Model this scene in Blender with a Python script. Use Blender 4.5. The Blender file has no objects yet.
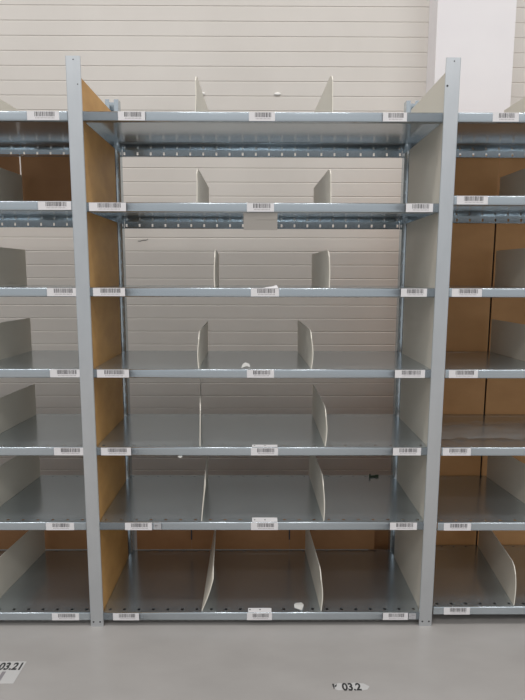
import bpy, bmesh, math, random
from mathutils import Vector, Matrix
random.seed(7)
S = bpy.context.scene
COL = S.collection

# ------------------------------------------------------------------ materials
def mat(name, base, rough=0.5, metal=0.0, spec=0.5):
    m = bpy.data.materials.new(name); m.use_nodes = True
    n = m.node_tree.nodes; l = m.node_tree.links
    p = n['Principled BSDF']
    p.inputs['Base Color'].default_value = (*base, 1)
    p.inputs['Roughness'].default_value = rough
    p.inputs['Metallic'].default_value = metal
    p.inputs['Specular IOR Level'].default_value = spec
    return m, n, l, p

def noise_color(m4, c0, c1, scale, stretch=(1, 1, 1), detail=6, lo=0.3, hi=0.7):
    m, n, l, p = m4
    tc = n.new('ShaderNodeTexCoord'); mp = n.new('ShaderNodeMapping')
    mp.inputs['Scale'].default_value = stretch
    nz = n.new('ShaderNodeTexNoise'); nz.inputs['Scale'].default_value = scale
    nz.inputs['Detail'].default_value = detail
    cr = n.new('ShaderNodeValToRGB')
    cr.color_ramp.elements[0].position = lo; cr.color_ramp.elements[0].color = (*c0, 1)
    cr.color_ramp.elements[1].position = hi; cr.color_ramp.elements[1].color = (*c1, 1)
    l.new(tc.outputs['Object'], mp.inputs['Vector']); l.new(mp.outputs[0], nz.inputs['Vector'])
    l.new(nz.outputs['Fac'], cr.inputs['Fac']); l.new(cr.outputs['Color'], p.inputs['Base Color'])
    return nz, mp

def add_rough(m4, r0, r1, scale, stretch=(1, 1, 1)):
    m, n, l, p = m4
    tc = n.new('ShaderNodeTexCoord'); mp = n.new('ShaderNodeMapping')
    mp.inputs['Scale'].default_value = stretch
    nz = n.new('ShaderNodeTexNoise'); nz.inputs['Scale'].default_value = scale
    mr = n.new('ShaderNodeMapRange')
    mr.inputs['From Min'].default_value = 0.3; mr.inputs['From Max'].default_value = 0.7
    mr.inputs['To Min'].default_value = r0; mr.inputs['To Max'].default_value = r1
    l.new(tc.outputs['Object'], mp.inputs['Vector']); l.new(mp.outputs[0], nz.inputs['Vector'])
    l.new(nz.outputs['Fac'], mr.inputs['Value']); l.new(mr.outputs[0], p.inputs['Roughness'])

def add_bump(m4, scale, strength, dist=0.002, stretch=(1, 1, 1)):
    m, n, l, p = m4
    tc = n.new('ShaderNodeTexCoord'); mp = n.new('ShaderNodeMapping')
    mp.inputs['Scale'].default_value = stretch
    nz = n.new('ShaderNodeTexNoise'); nz.inputs['Scale'].default_value = scale
    nz.inputs['Detail'].default_value = 5
    b = n.new('ShaderNodeBump'); b.inputs['Strength'].default_value = strength
    b.inputs['Distance'].default_value = dist
    l.new(tc.outputs['Object'], mp.inputs['Vector']); l.new(mp.outputs[0], nz.inputs['Vector'])
    l.new(nz.outputs['Fac'], b.inputs['Height']); l.new(b.outputs[0], p.inputs['Normal'])

g = mat('galvanised_sheet', (.58, .63, .66), .20, .88)
noise_color(g, (.525, .583, .622), (.54, .598, .638), 6, (1, 1, 1), 2)
M_SHELF = g[0]
g = mat('galvanised_post', (.5, .5, .5), .30, .85)
noise_color(g, (.60, .625, .645), (.64, .665, .685), 22, (1, 1, .4), 6)
M_POST = g[0]
g = mat('white_board', (.60, .56, .48), .42)
noise_color(g, (.585, .545, .465), (.62, .58, .50), 5)
M_WHITE = g[0]
g = mat('divider_edge', (.78, .74, .65), .5); M_EDGE = g[0]
g = mat('brown_hardboard', (.50, .29, .11), .55)
noise_color(g, (.48, .255, .08), (.58, .325, .11), 9, (1, 1, 1.6), 8)
M_BROWN = g[0]
g = mat('brown_backing', (.40, .19, .08), .6)
noise_color(g, (.36, .165, .062), (.42, .205, .082), 7, (1, 1, 1.6), 8)
M_BACK = g[0]
g = mat('brown_backing_lit', (.60, .34, .16), .6)  # brown backing lightened: frontal light on the right bay is in the colour
noise_color(g, (.64, .325, .125), (.72, .38, .155), 7, (1, 1, 1.6), 8)
M_BACK_LIT = g[0]
g = mat('wall_cladding', (.62, .58, .53), .45)
noise_color(g, (.615, .572, .525), (.665, .621, .572), 2.5, (1, 1, .6), 4)
M_WALL = g[0]
g = mat('pillar_plaster', (.80, .765, .765), .8)
noise_color(g, (.78, .745, .75), (.82, .785, .785), 3)
M_PILLAR = g[0]
g = mat('concrete_floor', (.36, .34, .32), .42, 0, .45)
noise_color(g, (.338, .320, .304), (.384, .364, .348), 3.2, (1, 2.2, 1), 9)
add_rough(g, .28, .45, 4)
M_FLOOR = g[0]
M_PAPER = mat('label_paper', (.74, .72, .725), .5)[0]
M_SCRAP = mat('scrap_paper', (.62, .61, .58), .7)[0]
M_INK = mat('print_ink', (.10, .095, .10), .6)[0]
M_BARS = mat('faded_barcode', (.24, .22, .23), .6)[0]
M_BLACK = mat('black_print', (.03, .03, .03), .6)[0]
M_WORN = mat('worn_paper', (.50, .49, .48), .6)[0]
M_PALE = mat('faded_print', (.36, .34, .35), .6)[0]
M_GREYTAPE = mat('grey_sticker', (.42, .42, .43), .5)[0]
M_SHADE_MARK = mat('dark_shade_mark', (.05, .05, .055), .45, .6)[0]  # dark of holes and gaps put into a colour; also the wall scratch
M_CARD = mat('beige_card', (.33, .305, .275), .6)[0]
M_GREEN = mat('green_tape', (.03, .055, .02), .55)[0]
M_WHITECAP = mat('white_cap', (.86, .84, .80), .35)[0]
g = mat('clear_film', (.72, .72, .70), .16)
g[3].inputs['Alpha'].default_value = .26
M_FILM = g[0]

# ------------------------------------------------------------------ helpers
def obj(name, bm, mats, parent=None, smooth=False, solid=None, recalc=True):
    if recalc: bmesh.ops.recalc_face_normals(bm, faces=bm.faces)
    me = bpy.data.meshes.new(name); bm.to_mesh(me); bm.free()
    for m in (mats if isinstance(mats, (list, tuple)) else [mats]): me.materials.append(m)
    if smooth:
        for p in me.polygons: p.use_smooth = True
    o = bpy.data.objects.new(name, me); COL.objects.link(o)
    if parent: o.parent = parent
    if solid:
        s = o.modifiers.new('sheet', 'SOLIDIFY'); s.thickness = solid; s.offset = 0
    return o

def empty(name, loc):
    o = bpy.data.objects.new(name, None); COL.objects.link(o); o.location = loc
    o.empty_display_size = .1
    return o

def tag(o, label=None, cat=None, group=None, kind=None):
    if label: o['label'] = label
    if cat: o['category'] = cat
    if group: o['group'] = group
    if kind: o['kind'] = kind
    return o

def box(bm, x0, x1, y0, y1, z0, z1, mi=0):
    v = [bm.verts.new((x, y, z)) for x in (x0, x1) for y in (y0, y1) for z in (z0, z1)]
    for f in ((0, 1, 3, 2), (4, 6, 7, 5), (0, 4, 5, 1), (2, 3, 7, 6), (0, 2, 6, 4), (1, 5, 7, 3)):
        bm.faces.new([v[i] for i in f]).material_index = mi
    return v

def quad(bm, pts, mi=0):
    f = bm.faces.new([bm.verts.new(p) for p in pts]); f.material_index = mi
    return f

def perforated(bm, fn, u0, u1, v0, v1, centres, hu, hv, vc, shear=0):
    """strip u0..u1 x v0..v1 with holes of size hu x hv at (centre, vc); fn maps (u, v) to a point"""
    a, b = vc - hv / 2, vc + hv / 2
    cs = [c for c in centres if u0 + hu < c < u1 - hu]
    q = lambda p: quad(bm, [fn(*x) for x in p])
    top = [u0]; bot = [u0]
    for c in cs:
        bot += [c - hu / 2 - shear, c + hu / 2 - shear]; top += [c - hu / 2 + shear, c + hu / 2 + shear]
    bot.append(u1); top.append(u1)
    # full-width bands, split at the hole corners so the mesh stays connected
    for i in range(len(bot) - 1):
        q([(bot[i], v0), (bot[i + 1], v0), (bot[i + 1], a), (bot[i], a)])
        q([(top[i], b), (top[i + 1], b), (top[i + 1], v1), (top[i], v1)])
        if i % 2 == 0:
            q([(bot[i], a), (bot[i + 1], a), (top[i + 1], b), (top[i], b)])

W, DEP, PW = 1.30, .497, .0505
ZTOP = 2.112
HP = .0575

# ------------------------------------------------------------------ setting
bm = bmesh.new(); box(bm, -5, 5, -7, 1.12, -.1, 0)
tag(obj('floor', bm, M_FLOOR), kind='structure')

# rear wall of horizontal cladding panels with pressed V grooves
YW = 1.08
bm = bmesh.new()
prof = []
z = -.02; pitch = .0744; first = 2.769 - 38 * pitch
prof.append((YW, 0.0))
k = 0
while True:
    zc = first + k * pitch; k += 1
    if zc < .01: continue
    if zc > 5.4: break
    prof += [(YW, zc - .0046), (YW + .0024, zc - .0010), (YW + .0024, zc), (YW, zc + .0026)]
prof.append((YW, 5.5))
L = [bm.verts.new((-5, y, z)) for y, z in prof]; R_ = [bm.verts.new((5, y, z)) for y, z in prof]
for i in range(len(prof) - 1): bm.faces.new((L[i], R_[i], R_[i + 1], L[i + 1]))
wb = [bm.verts.new(p) for p in ((-5, YW + .06, 0), (5, YW + .06, 0), (5, YW + .06, 5.5), (-5, YW + .06, 5.5))]
bm.faces.new(wb)
bm.faces.new((L[0], wb[0], wb[1], R_[0])); bm.faces.new((L[-1], R_[-1], wb[2], wb[3]))
bm.faces.new(list(reversed(L)) + [wb[3], wb[0]][::1]) ; bm.faces.new(R_ + [wb[2], wb[1]])
WALL = tag(obj('wall_back', bm, M_WALL), kind='structure')

bm = bmesh.new(); box(bm, .877, 1.271, .937, YW - .001, 0, 5.5)
tag(obj('pillar', bm, M_PILLAR), kind='structure')
# ------------------------------------------------------------------ rack parts
def shelf_mesh():
    """pressed sheet shelf: plate with notched corners, front and rear lips with return flanges. local z=0 is the top."""
    bm = bmesh.new()
    xi, xo, xr = .6238, .6262, .6125
    y0, ya, yb, y1 = .006, .044, .453, DEP
    n = int(2 * xi / HP); cs = [(-n / 2 + i) * HP for i in range(n + 1)]
    perforated(bm, lambda u, v: (u, v, 0), -xi, xi, y0, ya, cs, .0105, .0115, .024)
    perforated(bm, lambda u, v: (u, v, 0), -xr, xr, yb, y1 - .003, cs, .0085, .006, .478)
    quad(bm, [(-xo, ya, 0), (xo, ya, 0), (xo, yb, 0), (-xo, yb, 0)])
    for s in (-1, 1):   # side folds
        quad(bm, [(s * xo, ya, 0), (s * xo, yb, 0), (s * xo, yb, -.030), (s * xo, ya, -.030)])
    # front lip, rounded top and bottom
    def sweep(pr, xi=xi, sm=True):
        A = [bm.verts.new((-xi, y, z)) for y, z in pr]; B = [bm.verts.new((xi, y, z)) for y, z in pr]
        for i in range(len(pr) - 1):
            f = bm.faces.new((A[i], B[i], B[i + 1], A[i + 1])); f.smooth = sm
    H = .0325
    r = .0045
    arc = lambda cy, cz, a0, a1, r, n=5: [(cy + r * math.cos(math.radians(a0 + (a1 - a0) * i / n)), cz + r * math.sin(math.radians(a0 + (a1 - a0) * i / n))) for i in range(n + 1)]
    rt = .004
    sweep(arc(.002 + rt, -rt, 90, 180, rt) + [(.002, -.012), (.002, -.020)] + arc(.002 + r, -H + r, 180, 270, r) + [(.012, -H), (.020, -H)])
    # rear lip with slots
    HR = .049
    perforated(bm, lambda u, v: (u, DEP, v), -xr, xr, -HR + .003, -.003, cs, .0075, .012, -.035, 0)
    sweep([(.436, -.0016), (.486, -.0165), (DEP - .0015, -.0185)], xr, False)      # stiffening fold under the rear edge
    sweep([(DEP - .003, 0), (DEP - .0009, -.0009), (DEP, -.003)], xr)
    sweep([(DEP, -HR + .003), (DEP - .0009, -HR + .0009), (DEP - .003, -HR), (DEP - .016, -HR)], xr)
    bmesh.ops.remove_doubles(bm, verts=bm.verts, dist=1e-5)
    bmesh.ops.recalc_face_normals(bm, faces=bm.faces)
    me = bpy.data.meshes.new('shelf'); bm.to_mesh(me); bm.free(); me.materials.append(M_SHELF)
    return me
SHELF = shelf_mesh()

def post_mesh(rear):
    """roll-formed upright; local origin at the foot. Front: wide face with a narrower box behind it. Rear: plain C facing the rack's inside"""
    bm = bmesh.new()
    r = .004
    if rear:
        h, d, s, lip = .0275, .041, -1, .018
    else:
        h, d, s, lip = PW / 2, .034, 1, .012
    def arc(cx, cy, a0, a1, n=4):
        return [(cx + r * math.cos(math.radians(a0 + (a1 - a0) * i / n)), s * (cy + r * math.sin(math.radians(a0 + (a1 - a0) * i / n)))) for i in range(n + 1)]
    if rear:
        pr = [(-h, s * d)] + arc(-h + r, r, 180, 270) + arc(h - r, r, 270, 360) + [(h, s * d)]
        hb = h
    else:
        hb = .0125
        pr = [(-hb, d), (-hb, .0055), (-h + .002, .0055)] + arc(-h + r, r, 180, 270) + arc(h - r, r, 270, 360) + [(h - .002, .0055), (hb, .0055), (hb, d)]
    A = [bm.verts.new((x, y, 0)) for x, y in pr]; B = [bm.verts.new((x, y, ZTOP)) for x, y in pr]
    for i in range(len(pr) - 1):
        bm.faces.new((A[i], A[i + 1], B[i + 1], B[i]))
    zs = [.03 + .05 * i for i in range(41)]
    for a, b in ((-hb, -hb + lip), (hb - lip, hb)):
        perforated(bm, lambda u, v: (v, s * d, u), 0, ZTOP, a, b, zs, .011, .004, (a + b) / 2)
    bmesh.ops.remove_doubles(bm, verts=bm.verts, dist=1e-5)
    bmesh.ops.recalc_face_normals(bm, faces=bm.faces)
    me = bpy.data.meshes.new('upright_post'); bm.to_mesh(me); bm.free(); me.materials.append(M_SHELF if rear else M_POST)
    return me
POSTF, POSTR = post_mesh(False), post_mesh(True)

def hole_dot_mesh():  # dark domes stand in for the small shaded holes in the posts
    bm = bmesh.new()
    bmesh.ops.create_uvsphere(bm, u_segments=10, v_segments=6, radius=.0036)
    for v in bm.verts: v.co.y *= .4
    me = bpy.data.meshes.new('dark_hole_dot'); bm.to_mesh(me); bm.free(); me.materials.append(M_SHADE_MARK)
    for p in me.polygons: p.use_smooth = True
    return me
HOLE_DOT = hole_dot_mesh()

def link(name, me, parent, loc, solid=None):
    o = bpy.data.objects.new(name, me); COL.objects.link(o); o.parent = parent; o.location = loc
    if solid:
        m = o.modifiers.new('sheet', 'SOLIDIFY'); m.thickness = solid; m.offset = -1 if name == 'x' else 0
    return o

def add_post(bay, x, rear):
    p = link('upright_post', POSTR if rear else POSTF, bay, (x, DEP + .001 if rear else 0, 0), .0014)
    if not rear:
        for bx, bz in ((-.013, .020), (.013, .020), (.014 if x < 0 else -.018, 2.020), (.002, 2.100)):
            b = link('dark_hole_dot', HOLE_DOT, p, (bx, -.0012, bz))
            if bz > 1 and x < 0 or bz > 2.05: b.scale = (.6, .6, .6)
    # foot plate
    bm = bmesh.new(); box(bm, -.012, .012, .006, .033, .0005, .004)
    if rear:
        for v in bm.verts: v.co.y *= -1
    obj('foot_plate', bm, M_POST, p)
    return p

def label_mesh(w, seed, flap=0, curl=False, h=.0305):
    rnd = random.Random(seed)
    bm = bmesh.new()
    t = .0009
    box(bm, -w / 2, w / 2, -t, 0, -h, -.001, 0)
    # barcode on the upper part
    x = -w * .27; xe = w * .36
    while x < xe:
        bw = rnd.choice((.0012, .0018, .0026, .0034))
        quad(bm, [(x, -t - .0002, -.003), (min(x + bw, xe), -t - .0002, -.003), (min(x + bw, xe), -t - .0002, -.0185), (x, -t - .0002, -.0185)], 1)
        x += bw + rnd.choice((.0012, .0016, .0024))
    # row of small digits under it: strokes
    x = -w * .24
    while x < w * .33:
        quad(bm, [(x, -t - .0002, -.0215), (x + .0022, -t - .0002, -.0215), (x + .0022, -t - .0002, -.0252), (x, -t - .0002, -.0252)], 2)
        x += .0048
    if flap:
        box(bm, -w / 2 + .004, w / 2 - .002, .001, flap, .0012, .0020, 0)
        for fx in (-.038, .002):
            quad(bm, [(fx - .003, .014, .0023), (fx + .003, .014, .0023), (fx + .003, .020, .0023), (fx - .003, .020, .0023)], 1)
    if curl:
        a = [bm.verts.new(p) for p in ((-w * .1, -.0004, 0), (w * .47, -.001, 0), (w * .42, .004, .011), (w * .30, .003, .0065))]
        bm.faces.new(a); a2 = [bm.verts.new(v.co + Vector((0, .0008, 0))) for v in a]; bm.faces.new(a2[::-1])
        for i in range(4): bm.faces.new((a[i], a[(i + 1) % 4], a2[(i + 1) % 4], a2[i]))
    me = bpy.data.meshes.new('barcode_label'); bm.to_mesh(me); bm.free()
    for m in (M_PAPER, M_INK, M_PALE): me.materials.append(m)
    return me

def sticker(parent, x):
    rnd = random.Random(int(x * 1e4))
    bm = bmesh.new(); box(bm, -.014, .014, -.0009, 0, -.028, -.003, 0)
    for i in range(5):
        a, b = rnd.uniform(-.012, .006), rnd.uniform(-.026, -.010)
        quad(bm, [(a, -.0011, b), (a + .006, -.0011, b), (a + .006, -.0011, b + .004), (a, -.0011, b + .004)], 1)
    o = obj('sticker', bm, [M_GREYTAPE, M_PALE], parent, recalc=False); o.location = (x, .0012, 0)
    tag(o, label='small grey worn sticker')

def add_shelf(bay, z, labels, stick=()):
    s = link('shelf', SHELF, bay, (0, 0, z), .0011)
    for i, (xc, w, flap, curl) in enumerate(labels):
        o = link('barcode_label', label_mesh(w, hash((round(xc * 1000), round(z * 1000))) & 0xffff, flap, curl), s, (xc, .0012, 0))
        tag(o, label='white paper barcode label')
    for x in stick: sticker(s, x)
    return s

def board(name, parent, x0, x1, y0, y1, z0, z1, mats=M_BROWN, notch=()):
    bm = bmesh.new(); box(bm, x0, x1, y0, y1, z0, z1)
    bmesh.ops.recalc_face_normals(bm, faces=bm.faces)
    o = obj(name, bm, mats, parent)
    if isinstance(mats, list):
        for p in o.data.polygons:
            p.material_index = 0 if p.normal.x > .5 else 1
    return o

def px_x(px, k):     # pixel column on a shelf front -> x (row scale k, px per metre, and centre)
    return (px - k[1]) / k[0]

# centre line and scale of the front plane at each of the seven shelf rows
ROWS = {}
CAMP = dict(f=537.6, pitch=.1373, yaw=.0060, roll=.0023, loc=(-.0122, -1.9541, 1.3713))
def cam_axes():
    p, y, r = CAMP['pitch'], CAMP['yaw'], CAMP['roll']
    f = Vector((math.sin(y) * math.cos(p), math.cos(y) * math.cos(p), -math.sin(p)))
    rt = Vector((math.cos(y), -math.sin(y), 0)); up = rt.cross(f)
    c, s = math.cos(r), math.sin(r)
    return rt * c + up * s, up * c - rt * s, f
def front_x(u, z):
    """x of the point of the rack's front plane (y=0, height z) seen in picture column u"""
    rt, up, f = cam_axes(); C = Vector(CAMP['loc']); k = (u - 262.5) / CAMP['f']
    n = rt - f * k              # plane of that column: n.(P-C)=0
    return C.x - (n.y * (0 - C.y) + n.z * (z - C.z)) / n.x

CZ = [1.9335, 1.6270, 1.3275, 1.0285, .7305, .4325, .0565]
LZ = [1.9335, 1.6310, 1.3270, 1.0290, .7305, .4325, .0570]
RZ = [1.9345, 1.6540, 1.3280, 1.0285, .7300, .4300, .0790]

def lab(z, pairs, off, flap_at=None, curl_at=None, flap=.03):
    out = []
    for i, (a, b) in enumerate(pairs):
        xa, xb = front_x(a, z - .015), front_x(b, z - .015)
        out.append(((xa + xb) / 2 - off, xb - xa, flap if i == flap_at else 0, i == curl_at))
    return out

# --- central bay
cb = empty('shelving_bay', (0, 0, 0))
tag(cb, 'wide central galvanised shelving bay between the two tall front posts, seven shelves', 'shelving unit', 'shelving bays along the wall')
for x in (-.65, .65):
    p = add_post(cb, x if x < 0 else .6462, False); add_post(cb, math.copysign(.6415, x), True)
    if x > 0: p.rotation_euler.y = .0027     # this upright leans a few millimetres outwards
for x in (-.6306, .6293):
    o = board('side_panel', cb, x - .0022, x + .0022, .0065, .4300, .012, 2.046 if x < 0 else 2.066, [M_BROWN, M_WHITE])
    tag(o, label='side panel, brown hardboard on its right face and white on its left')
CL = [[(118, 145), (249, 275), (383, 407)], [(89, 126), (247, 274), (406, 433)], [(93, 125), (251, 279), (401, 427)],
      [(97, 129), (247, 274), (395, 425)], [(101, 131), (251, 278), (393, 421)], [(125, 152), (251, 278), (390, 417)],
      [(113, 139), (247, 272), (383, 408)]]
for i, z in enumerate(CZ):
    add_shelf(cb, z, lab(z, CL[i], 0, 1 if i >= 4 else None, 1 if i == 2 else None, .038 if i == 5 else .028),
              [front_x(157.5, z)] if i == 5 else [front_x(412.5, z)] if i == 6 else [])
for x0, x1, zt in ((-.600, -.3375, .386), (-.3365, .1335, .383), (.1345, .545, .386)):
    board('back_board', cb, x0, x1, .489, .494, .061, zt, M_BACK)

board('back_board', cb, .535, .66, .560, .565, .012, .392, M_BACK)
for x in (-.337, .134):  # black strips added where only shaded slits run between the boards
    tag(board('gap_shade_strip', cb, x - .003, x + .003, .4855, .4885, .112, .386, M_SHADE_MARK), label='black strip in place of the shaded gap between boards')
# --- left bay (shares the left post of the central bay)
lb = empty('shelving_bay', (-W, 0, 0))
tag(lb, 'leftmost galvanised shelving bay, cut by the photo edge, mostly open behind', 'shelving unit', 'shelving bays along the wall')
LL = [(27, 59), (38, 71), (47, 77), (50, 81), (54, 84), (46, 74), (52, 79)]
for i, z in enumerate(LZ): add_shelf(lb, z, lab(z, [LL[i]], -W))
for r in (False, True): add_post(lb, -.65, r)
for z0, z1 in ((1.634, 1.893), (.062, .3895)):
    board('back_board', lb, -.60, .238, .489, .494, z0, z1, M_BACK)
    board('back_board', lb, .245, .620, .489, .494, z0, z1, M_BACK)

# --- right bay
rb = empty('shelving_bay', (W, 0, 0))
tag(rb, 'rightmost galvanised shelving bay, cut by the photo edge, backed with brown boards', 'shelving unit', 'shelving bays along the wall')
RL = [(493, 519), (457, 488), (452, 482), (449, 478), (443, 471), (444, 471), (444, 470)]
for i, z in enumerate(RZ): add_shelf(rb, z, lab(z, [RL[i]], W))
for r in (False, True): add_post(rb, .65, r)
for x0, x1, z0, z1 in ((-.600, -.259, .01, 1.632), (-.251, .62, .01, 1.632), (-.600, -.2560, 1.636, 1.90), (-.2542, .62, 1.636, 1.90)):
    board('back_board', rb, x0, x1, .4995, .504, z0, z1, M_BACK_LIT)
board('gap_shade_board', rb, -.300, -.200, .520, .528, .01, 1.632, M_SHADE_MARK)  # unseen dark board added so the gap in front of it looks shaded

# ------------------------------------------------------------------ dividers
def divider(x_front, x_rear, z, h, lean, bow, label, y0=.012, y1=.478, sgn=1):
    L = y1 - y0; nx, nz = 12, 6; t = .0032
    o_x, o_y = x_front, y0
    root = empty('x', (0, 0, 0)); bpy.data.objects.remove(root)
    bm = bmesh.new()
    grid = {}
    def prof(u):       # height along the sheet; front upper corner is rounded off
        e = min(u / .035, 1)
        return h * (.80 + .20 * math.sin(e * math.pi / 2))
    for sd in (-1, 1):
        for i in range(nx + 1):
            u = L * (i / nx) ** 1.35
            for j in range(nz + 1):
                w = j / nz
                x = (x_rear - x_front) * u / L + lean * w * (1 - .4 * u / L) + bow * math.sin(math.pi * w) * (1 - u / L) + sd * t / 2
                grid[sd, i, j] = bm.verts.new((x, u, prof(u) * w))
    for sd in (-1, 1):
        for i in range(nx):
            for j in range(nz):
                bm.faces.new((grid[sd, i, j], grid[sd, i + 1, j], grid[sd, i + 1, j + 1], grid[sd, i, j + 1])).material_index = 0
    for i in range(nx):
        for j in (0, nz):
            bm.faces.new((grid[-1, i, j], grid[-1, i + 1, j], grid[1, i + 1, j], grid[1, i, j])).material_index = 1
    for j in range(nz):
        for i in (0, nx):
            bm.faces.new((grid[-1, i, j], grid[-1, i, j + 1], grid[1, i, j + 1], grid[1, i, j])).material_index = 1
    o = obj('shelf_divider', bm, [M_WHITE, M_EDGE])
    o.location = (o_x, o_y, z + .0012)
    tag(o, label, 'divider', 'upright shelf dividers')
    return o

ORD = ['top', 'second', 'third', 'fourth', 'fifth', 'sixth', 'bottom']
def where(i): return 'top shelf' if i == 0 else 'bottom shelf' if i == 6 else ORD[i] + ' shelf from the top'
CD = [  # (x front, x rear, height, lean, bow) left then right
    [(-.236, -.232, .130, .002, .002), (.242, .225, .135, -.002, .0)],
    [(-.235, -.236, .124, .001, .001), (.242, .228, .124, -.002, .0)],
    [(-.175, -.195, .137, .002, -.002), (.242, .224, .137, -.002, .002)],
    [(-.237, -.247, .136, .002, -.004), (.181, .164, .142, -.001, .006)],
    [(-.236, -.283, .174, .003, .0), (.238, .236, .146, .001, .005)],
    [(-.234, -.256, .173, .015, -.001), (.238, .226, .172, -.004, .004)],
    [(-.238, -.243, .168, .046, .004), (.234, .212, .165, -.002, .006)]]
for i, z in enumerate(CZ):
    for s, a in zip(('left', 'right'), CD[i]):
        divider(a[0], a[1], z, a[2], a[3], a[4], f'thin off-white divider, {s} one on the central bay\'s {where(i)}')
LD = [(-1.085, -1.052), (-1.085, -1.051), (-1.082, -1.055), (-1.08, -1.05), (-1.08, -1.046), (-1.084, -1.043), (-1.084, -1.040)]
for i, z in enumerate(LZ):
    divider(*LD[i], z, (.14, .17, .155, .15, .145, .165, .17)[i], .001, .003, f'thin off-white divider on the {where(i)} of the leftmost bay')
RD = [(1.060, 1.045), (1.068, 1.046), (1.075, 1.048), (1.080, 1.046), None, (1.115, 1.066), (.998, 1.046)]
for i, z in enumerate(RZ):
    if RD[i]:
        divider(*RD[i], z, (.145, .145, .155, .148, .15, .165, .165)[i], -.002, .004, f'thin off-white divider on the {where(i)} of the rightmost bay')

# ------------------------------------------------------------------ small loose things
def scrap(name, x, y, z, pts, label, m=M_SCRAP, cat='paper scrap', t=.0008):
    bm = bmesh.new()
    a = [bm.verts.new(p) for p in pts]; b = [bm.verts.new((p[0], p[1], p[2] + t)) for p in pts]
    n = len(pts)
    bm.faces.new(a[::-1]); bm.faces.new(b)
    for i in range(n): bm.faces.new((a[i], a[(i + 1) % n], b[(i + 1) % n], b[i]))
    bmesh.ops.triangulate(bm, faces=bm.faces)
    o = obj(name, bm, m); o.location = (x, y, z); tag(o, label, cat); return o

scrap('paper_scrap', .150, .040, CZ[6] + .0012, [(-.020, -.008, 0), (-.002, -.020, 0), (.008, -.030, .003), (.018, .002, .005), (.010, .022, .003), (-.014, .022, 0), (-.021, .008, .002)],
      'crumpled white paper scrap lying on the central bay\'s bottom shelf')
scrap('paper_scrap', -.062, .045, CZ[3] + .0012, [(-.018, -.02, 0), (.002, -.012, .006), (.016, -.006, .001), (.012, .012, .010), (-.002, .020, .014), (-.012, .014, .010)],
      'torn white paper scrap on the central bay\'s fourth shelf from the top')
# fleck of white tape under the lip of the fifth central shelf
o = scrap('tape_fleck', front_x(180, .70), .0045, CZ[4] - .0405, [(-.008, -.002, .002), (0, -.003, -.001), (.008, -.002, .002), (.006, .003, .004), (-.006, .003, .004)],
      'tiny white tape fleck hanging under the front edge of the fifth central shelf', cat='tape', t=.0035)
# beige card behind the lip of the second central shelf
xa, xb = front_x(243.5, 1.57), front_x(277.5, 1.57)
bm = bmesh.new()
box(bm, xa, xb, .0062, .0070, -.094, -.010)
box(bm, xa + .043, xb, .0056, .0062, -.058, -.010)
o = obj('beige_card', bm, M_CARD); o.location = (0, 0, CZ[1])
tag(o, 'grey-beige card hanging below the middle label of the second central shelf', 'card')
# green bit at the rear right corner of the sixth central shelf
bm = bmesh.new()
for (a, b, c, d) in ((-.020, -.014, 0, .016), (-.015, .024, .003, .006), (.010, .026, 0, .009)):
    box(bm, a, b, -.003 + c, .002 + c, 0, d)
o = obj('green_tape', bm, M_GREEN); o.location = (.525, .470, CZ[5] + .0012); o.rotation_euler = (0, 0, .2)
tag(o, 'small dark green scrap of tape at the rear right corner of the sixth central shelf', 'tape')

# clear film lying on the right bay's fifth shelf
bm = bmesh.new(); nx, ny = 26, 14; rnd = random.Random(3); V = {}
from mathutils import noise
for i in range(nx + 1):
    for j in range(ny + 1):
        u, v = i / nx, j / ny
        x = .70 + u * .50 + .012 * noise.noise((v * 3, 1, 2)); y = .10 + .22 * v + .05 * u * v + .02 * noise.noise((u * 4, 5, 1))
        zz = .003 + .026 * abs(noise.noise((u * 5, v * 3, 0))) * math.sin(math.pi * min(v * 1.0 + .05, 1)) * (.4 + .8 * u) + .012 * max(0, noise.noise((u * 9, v * 7, 4)))
        V[i, j] = bm.verts.new((x, y, max(zz, .0016)))
for i in range(nx):
    for j in range(ny): bm.faces.new((V[i, j], V[i + 1, j], V[i + 1, j + 1], V[i, j + 1]))
o = obj('plastic_film', bm, M_FILM, smooth=True); o.location = (0, 0, RZ[4] + .0005)
tag(o, 'crumpled clear plastic film lying on the right bay\'s fifth shelf', 'plastic film')

# two small white caps on the cladding above the rack
for x, w, lbl in ((-.314, .0105, 'small round white cap on the wall groove, left one above the rack'), (.083, .018, 'small white oblong cap on the wall groove, right one above the rack')):
    bm = bmesh.new(); bmesh.ops.create_uvsphere(bm, u_segments=14, v_segments=8, radius=1)
    for v in bm.verts: v.co = Vector((v.co.x * w, v.co.y * .006, v.co.z * .008))
    o = obj('wall_cap', bm, M_WHITECAP, smooth=True); o.location = (x, YW - .003, 2.333); tag(o, lbl, 'cap')

# thin dark scratch on the cladding behind the third central shelf
bm = bmesh.new(); pts = [(-.030, -.002), (-.018, -.003), (-.006, .001), (.004, .003), (.014, .0025), (.024, .006), (.026, .011)]
for (x0, z0), (x1, z1) in zip(pts, pts[1:]):
    quad(bm, [(x0, 0, z0 - .0013), (x1, 0, z1 - .0013), (x1, 0, z1 + .0013), (x0, 0, z0 + .0013)])
o = obj('scratch_mark', bm, M_SHADE_MARK, WALL, solid=.0006); o.location = (-.655, YW - .0012, 1.562)
tag(o, label='thin dark scratch')

# ------------------------------------------------------------------ floor stickers
def text_mesh(body, size, sx=1.0):
    c = bpy.data.curves.new('t', 'FONT'); c.body = body; c.size = size; c.extrude = .0001; c.offset = size * .034
    o = bpy.data.objects.new('t', c); COL.objects.link(o)
    bpy.context.view_layer.update()
    me = bpy.data.meshes.new_from_object(o.evaluated_get(bpy.context.evaluated_depsgraph_get()))
    bpy.data.objects.remove(o); bpy.data.curves.remove(c)
    for v in me.vertices: v.co.x *= sx
    return me

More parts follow.
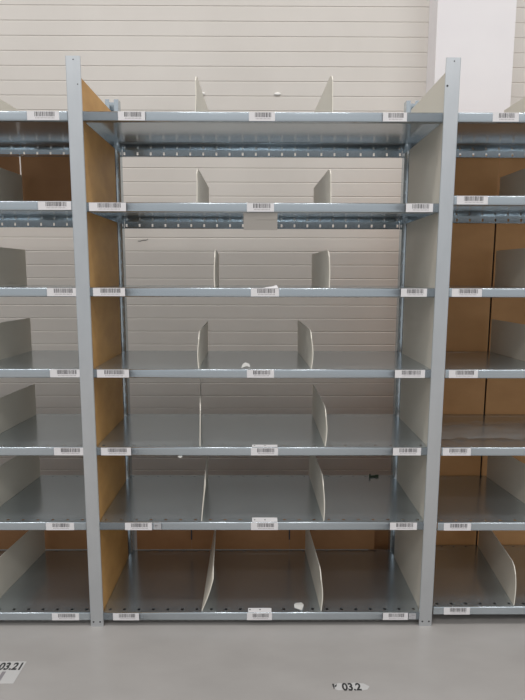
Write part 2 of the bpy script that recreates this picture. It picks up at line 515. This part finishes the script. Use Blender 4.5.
fs = empty('floor_sticker', (-.950, -.248, 0))
tag(fs, 'white floor sticker printed 03.21 over a barcode, in the lower left corner', 'floor sticker')
bm = bmesh.new(); box(bm, -.12, .106, -.052, .054, .0003, .0009)
obj('paper', bm, M_WORN, fs)
me = text_mesh('03.21', .048, .80); me.materials.clear(); me.materials.append(M_BLACK)
xm = max(v.co.x for v in me.vertices)
t = bpy.data.objects.new('printed_number', me); COL.objects.link(t); t.parent = fs; t.location = (.099 - xm, .013, .0011)
bm = bmesh.new()
for x0, x1 in ((-.105, -.090), (-.082, -.074), (-.066, -.048), (-.040, -.030), (-.024, -.010), (-.002, .016), (.023, .034), (.043, .056)):
    box(bm, x0, x1, -.050, .004, .0009, .0011)
tag(obj('barcode', bm, M_BARS, fs), label='faded grey barcode')

fs = empty('floor_sticker', (.293, -.318, 0))
tag(fs, 'worn white floor sticker remnant printed 03.2, at the bottom right of centre', 'floor sticker')
bm = bmesh.new()
pts = [(-.058, -.004), (-.040, -.016), (-.012, -.013), (.030, -.018), (.058, -.012), (.068, .002), (.050, .015), (.020, .019), (-.008, .014), (-.036, .017), (-.050, .010)]
a = [bm.verts.new((x, y, .0004)) for x, y in pts]; b = [bm.verts.new((x, y, .0009)) for x, y in pts]
bm.faces.new(a[::-1]); bm.faces.new(b)
for i in range(len(pts)): bm.faces.new((a[i], a[(i + 1) % len(pts)], b[(i + 1) % len(pts)], b[i]))
obj('paper', bm, M_WORN, fs)
me = text_mesh('03.2', .044, .85); me.materials.clear(); me.materials.append(M_BLACK)
t = bpy.data.objects.new('printed_number', me); COL.objects.link(t); t.parent = fs; t.location = (-.025, -.015, .0011)
bm = bmesh.new()
for q in ([(-.057, .013), (-.050, .014), (-.051, -.008), (-.054, -.010)], [(-.050, .004), (-.041, .013), (-.043, .002), (-.049, -.002)]):
    bm.faces.new([bm.verts.new((x, y, .0012)) for x, y in q])
obj('printed_mark', bm, M_BLACK, fs)

# ------------------------------------------------------------------ light
w = bpy.data.worlds.new('World'); S.world = w; w.use_nodes = True
wn, wl = w.node_tree.nodes, w.node_tree.links
bg = wn['Background']; bg.inputs['Strength'].default_value = 1.0
tc = wn.new('ShaderNodeTexCoord'); sp = wn.new('ShaderNodeSeparateXYZ'); cr = wn.new('ShaderNodeValToRGB')
wl.new(tc.outputs['Generated'], sp.inputs[0]); wl.new(sp.outputs['Z'], cr.inputs['Fac']); wl.new(cr.outputs['Color'], bg.inputs['Color'])
cr.color_ramp.elements[0].position = .02; cr.color_ramp.elements[0].color = (.50, .51, .52, 1)
cr.color_ramp.elements[1].position = .55; cr.color_ramp.elements[1].color = (.80, .80, .81, 1)

def lamp(x, y, z, sx, sy, e, name='ceiling_lamp'):
    l = bpy.data.lights.new(name, 'AREA'); l.shape = 'RECTANGLE'; l.size = sx; l.size_y = sy; l.energy = e; l.color = (1, .985, .96)
    o = bpy.data.objects.new(name, l); COL.objects.link(o); o.location = (x, y, z); return o
for x in (-3.2, 0, 3.2):
    lamp(x, -1.3, 5.6, 1.6, .5, 47)
    lamp(x, -4.6, 5.6, 1.6, .5, 47)

# ------------------------------------------------------------------ camera
cam = bpy.data.cameras.new('camera'); co = bpy.data.objects.new('camera', cam); COL.objects.link(co)
cam.sensor_fit = 'VERTICAL'; cam.sensor_height = 24; cam.lens = CAMP['f'] * 24 / 700
rt, up, f = cam_axes()
m = Matrix((rt, up, -f)).transposed().to_4x4(); m.translation = Vector(CAMP['loc']); co.matrix_world = m
cam.clip_start = .05
S.camera = co
S.view_settings.view_transform = 'Standard'; S.view_settings.look = 'None'
S.view_settings.exposure = .0; S.view_settings.gamma = 1; S.view_settings.use_curve_mapping = False
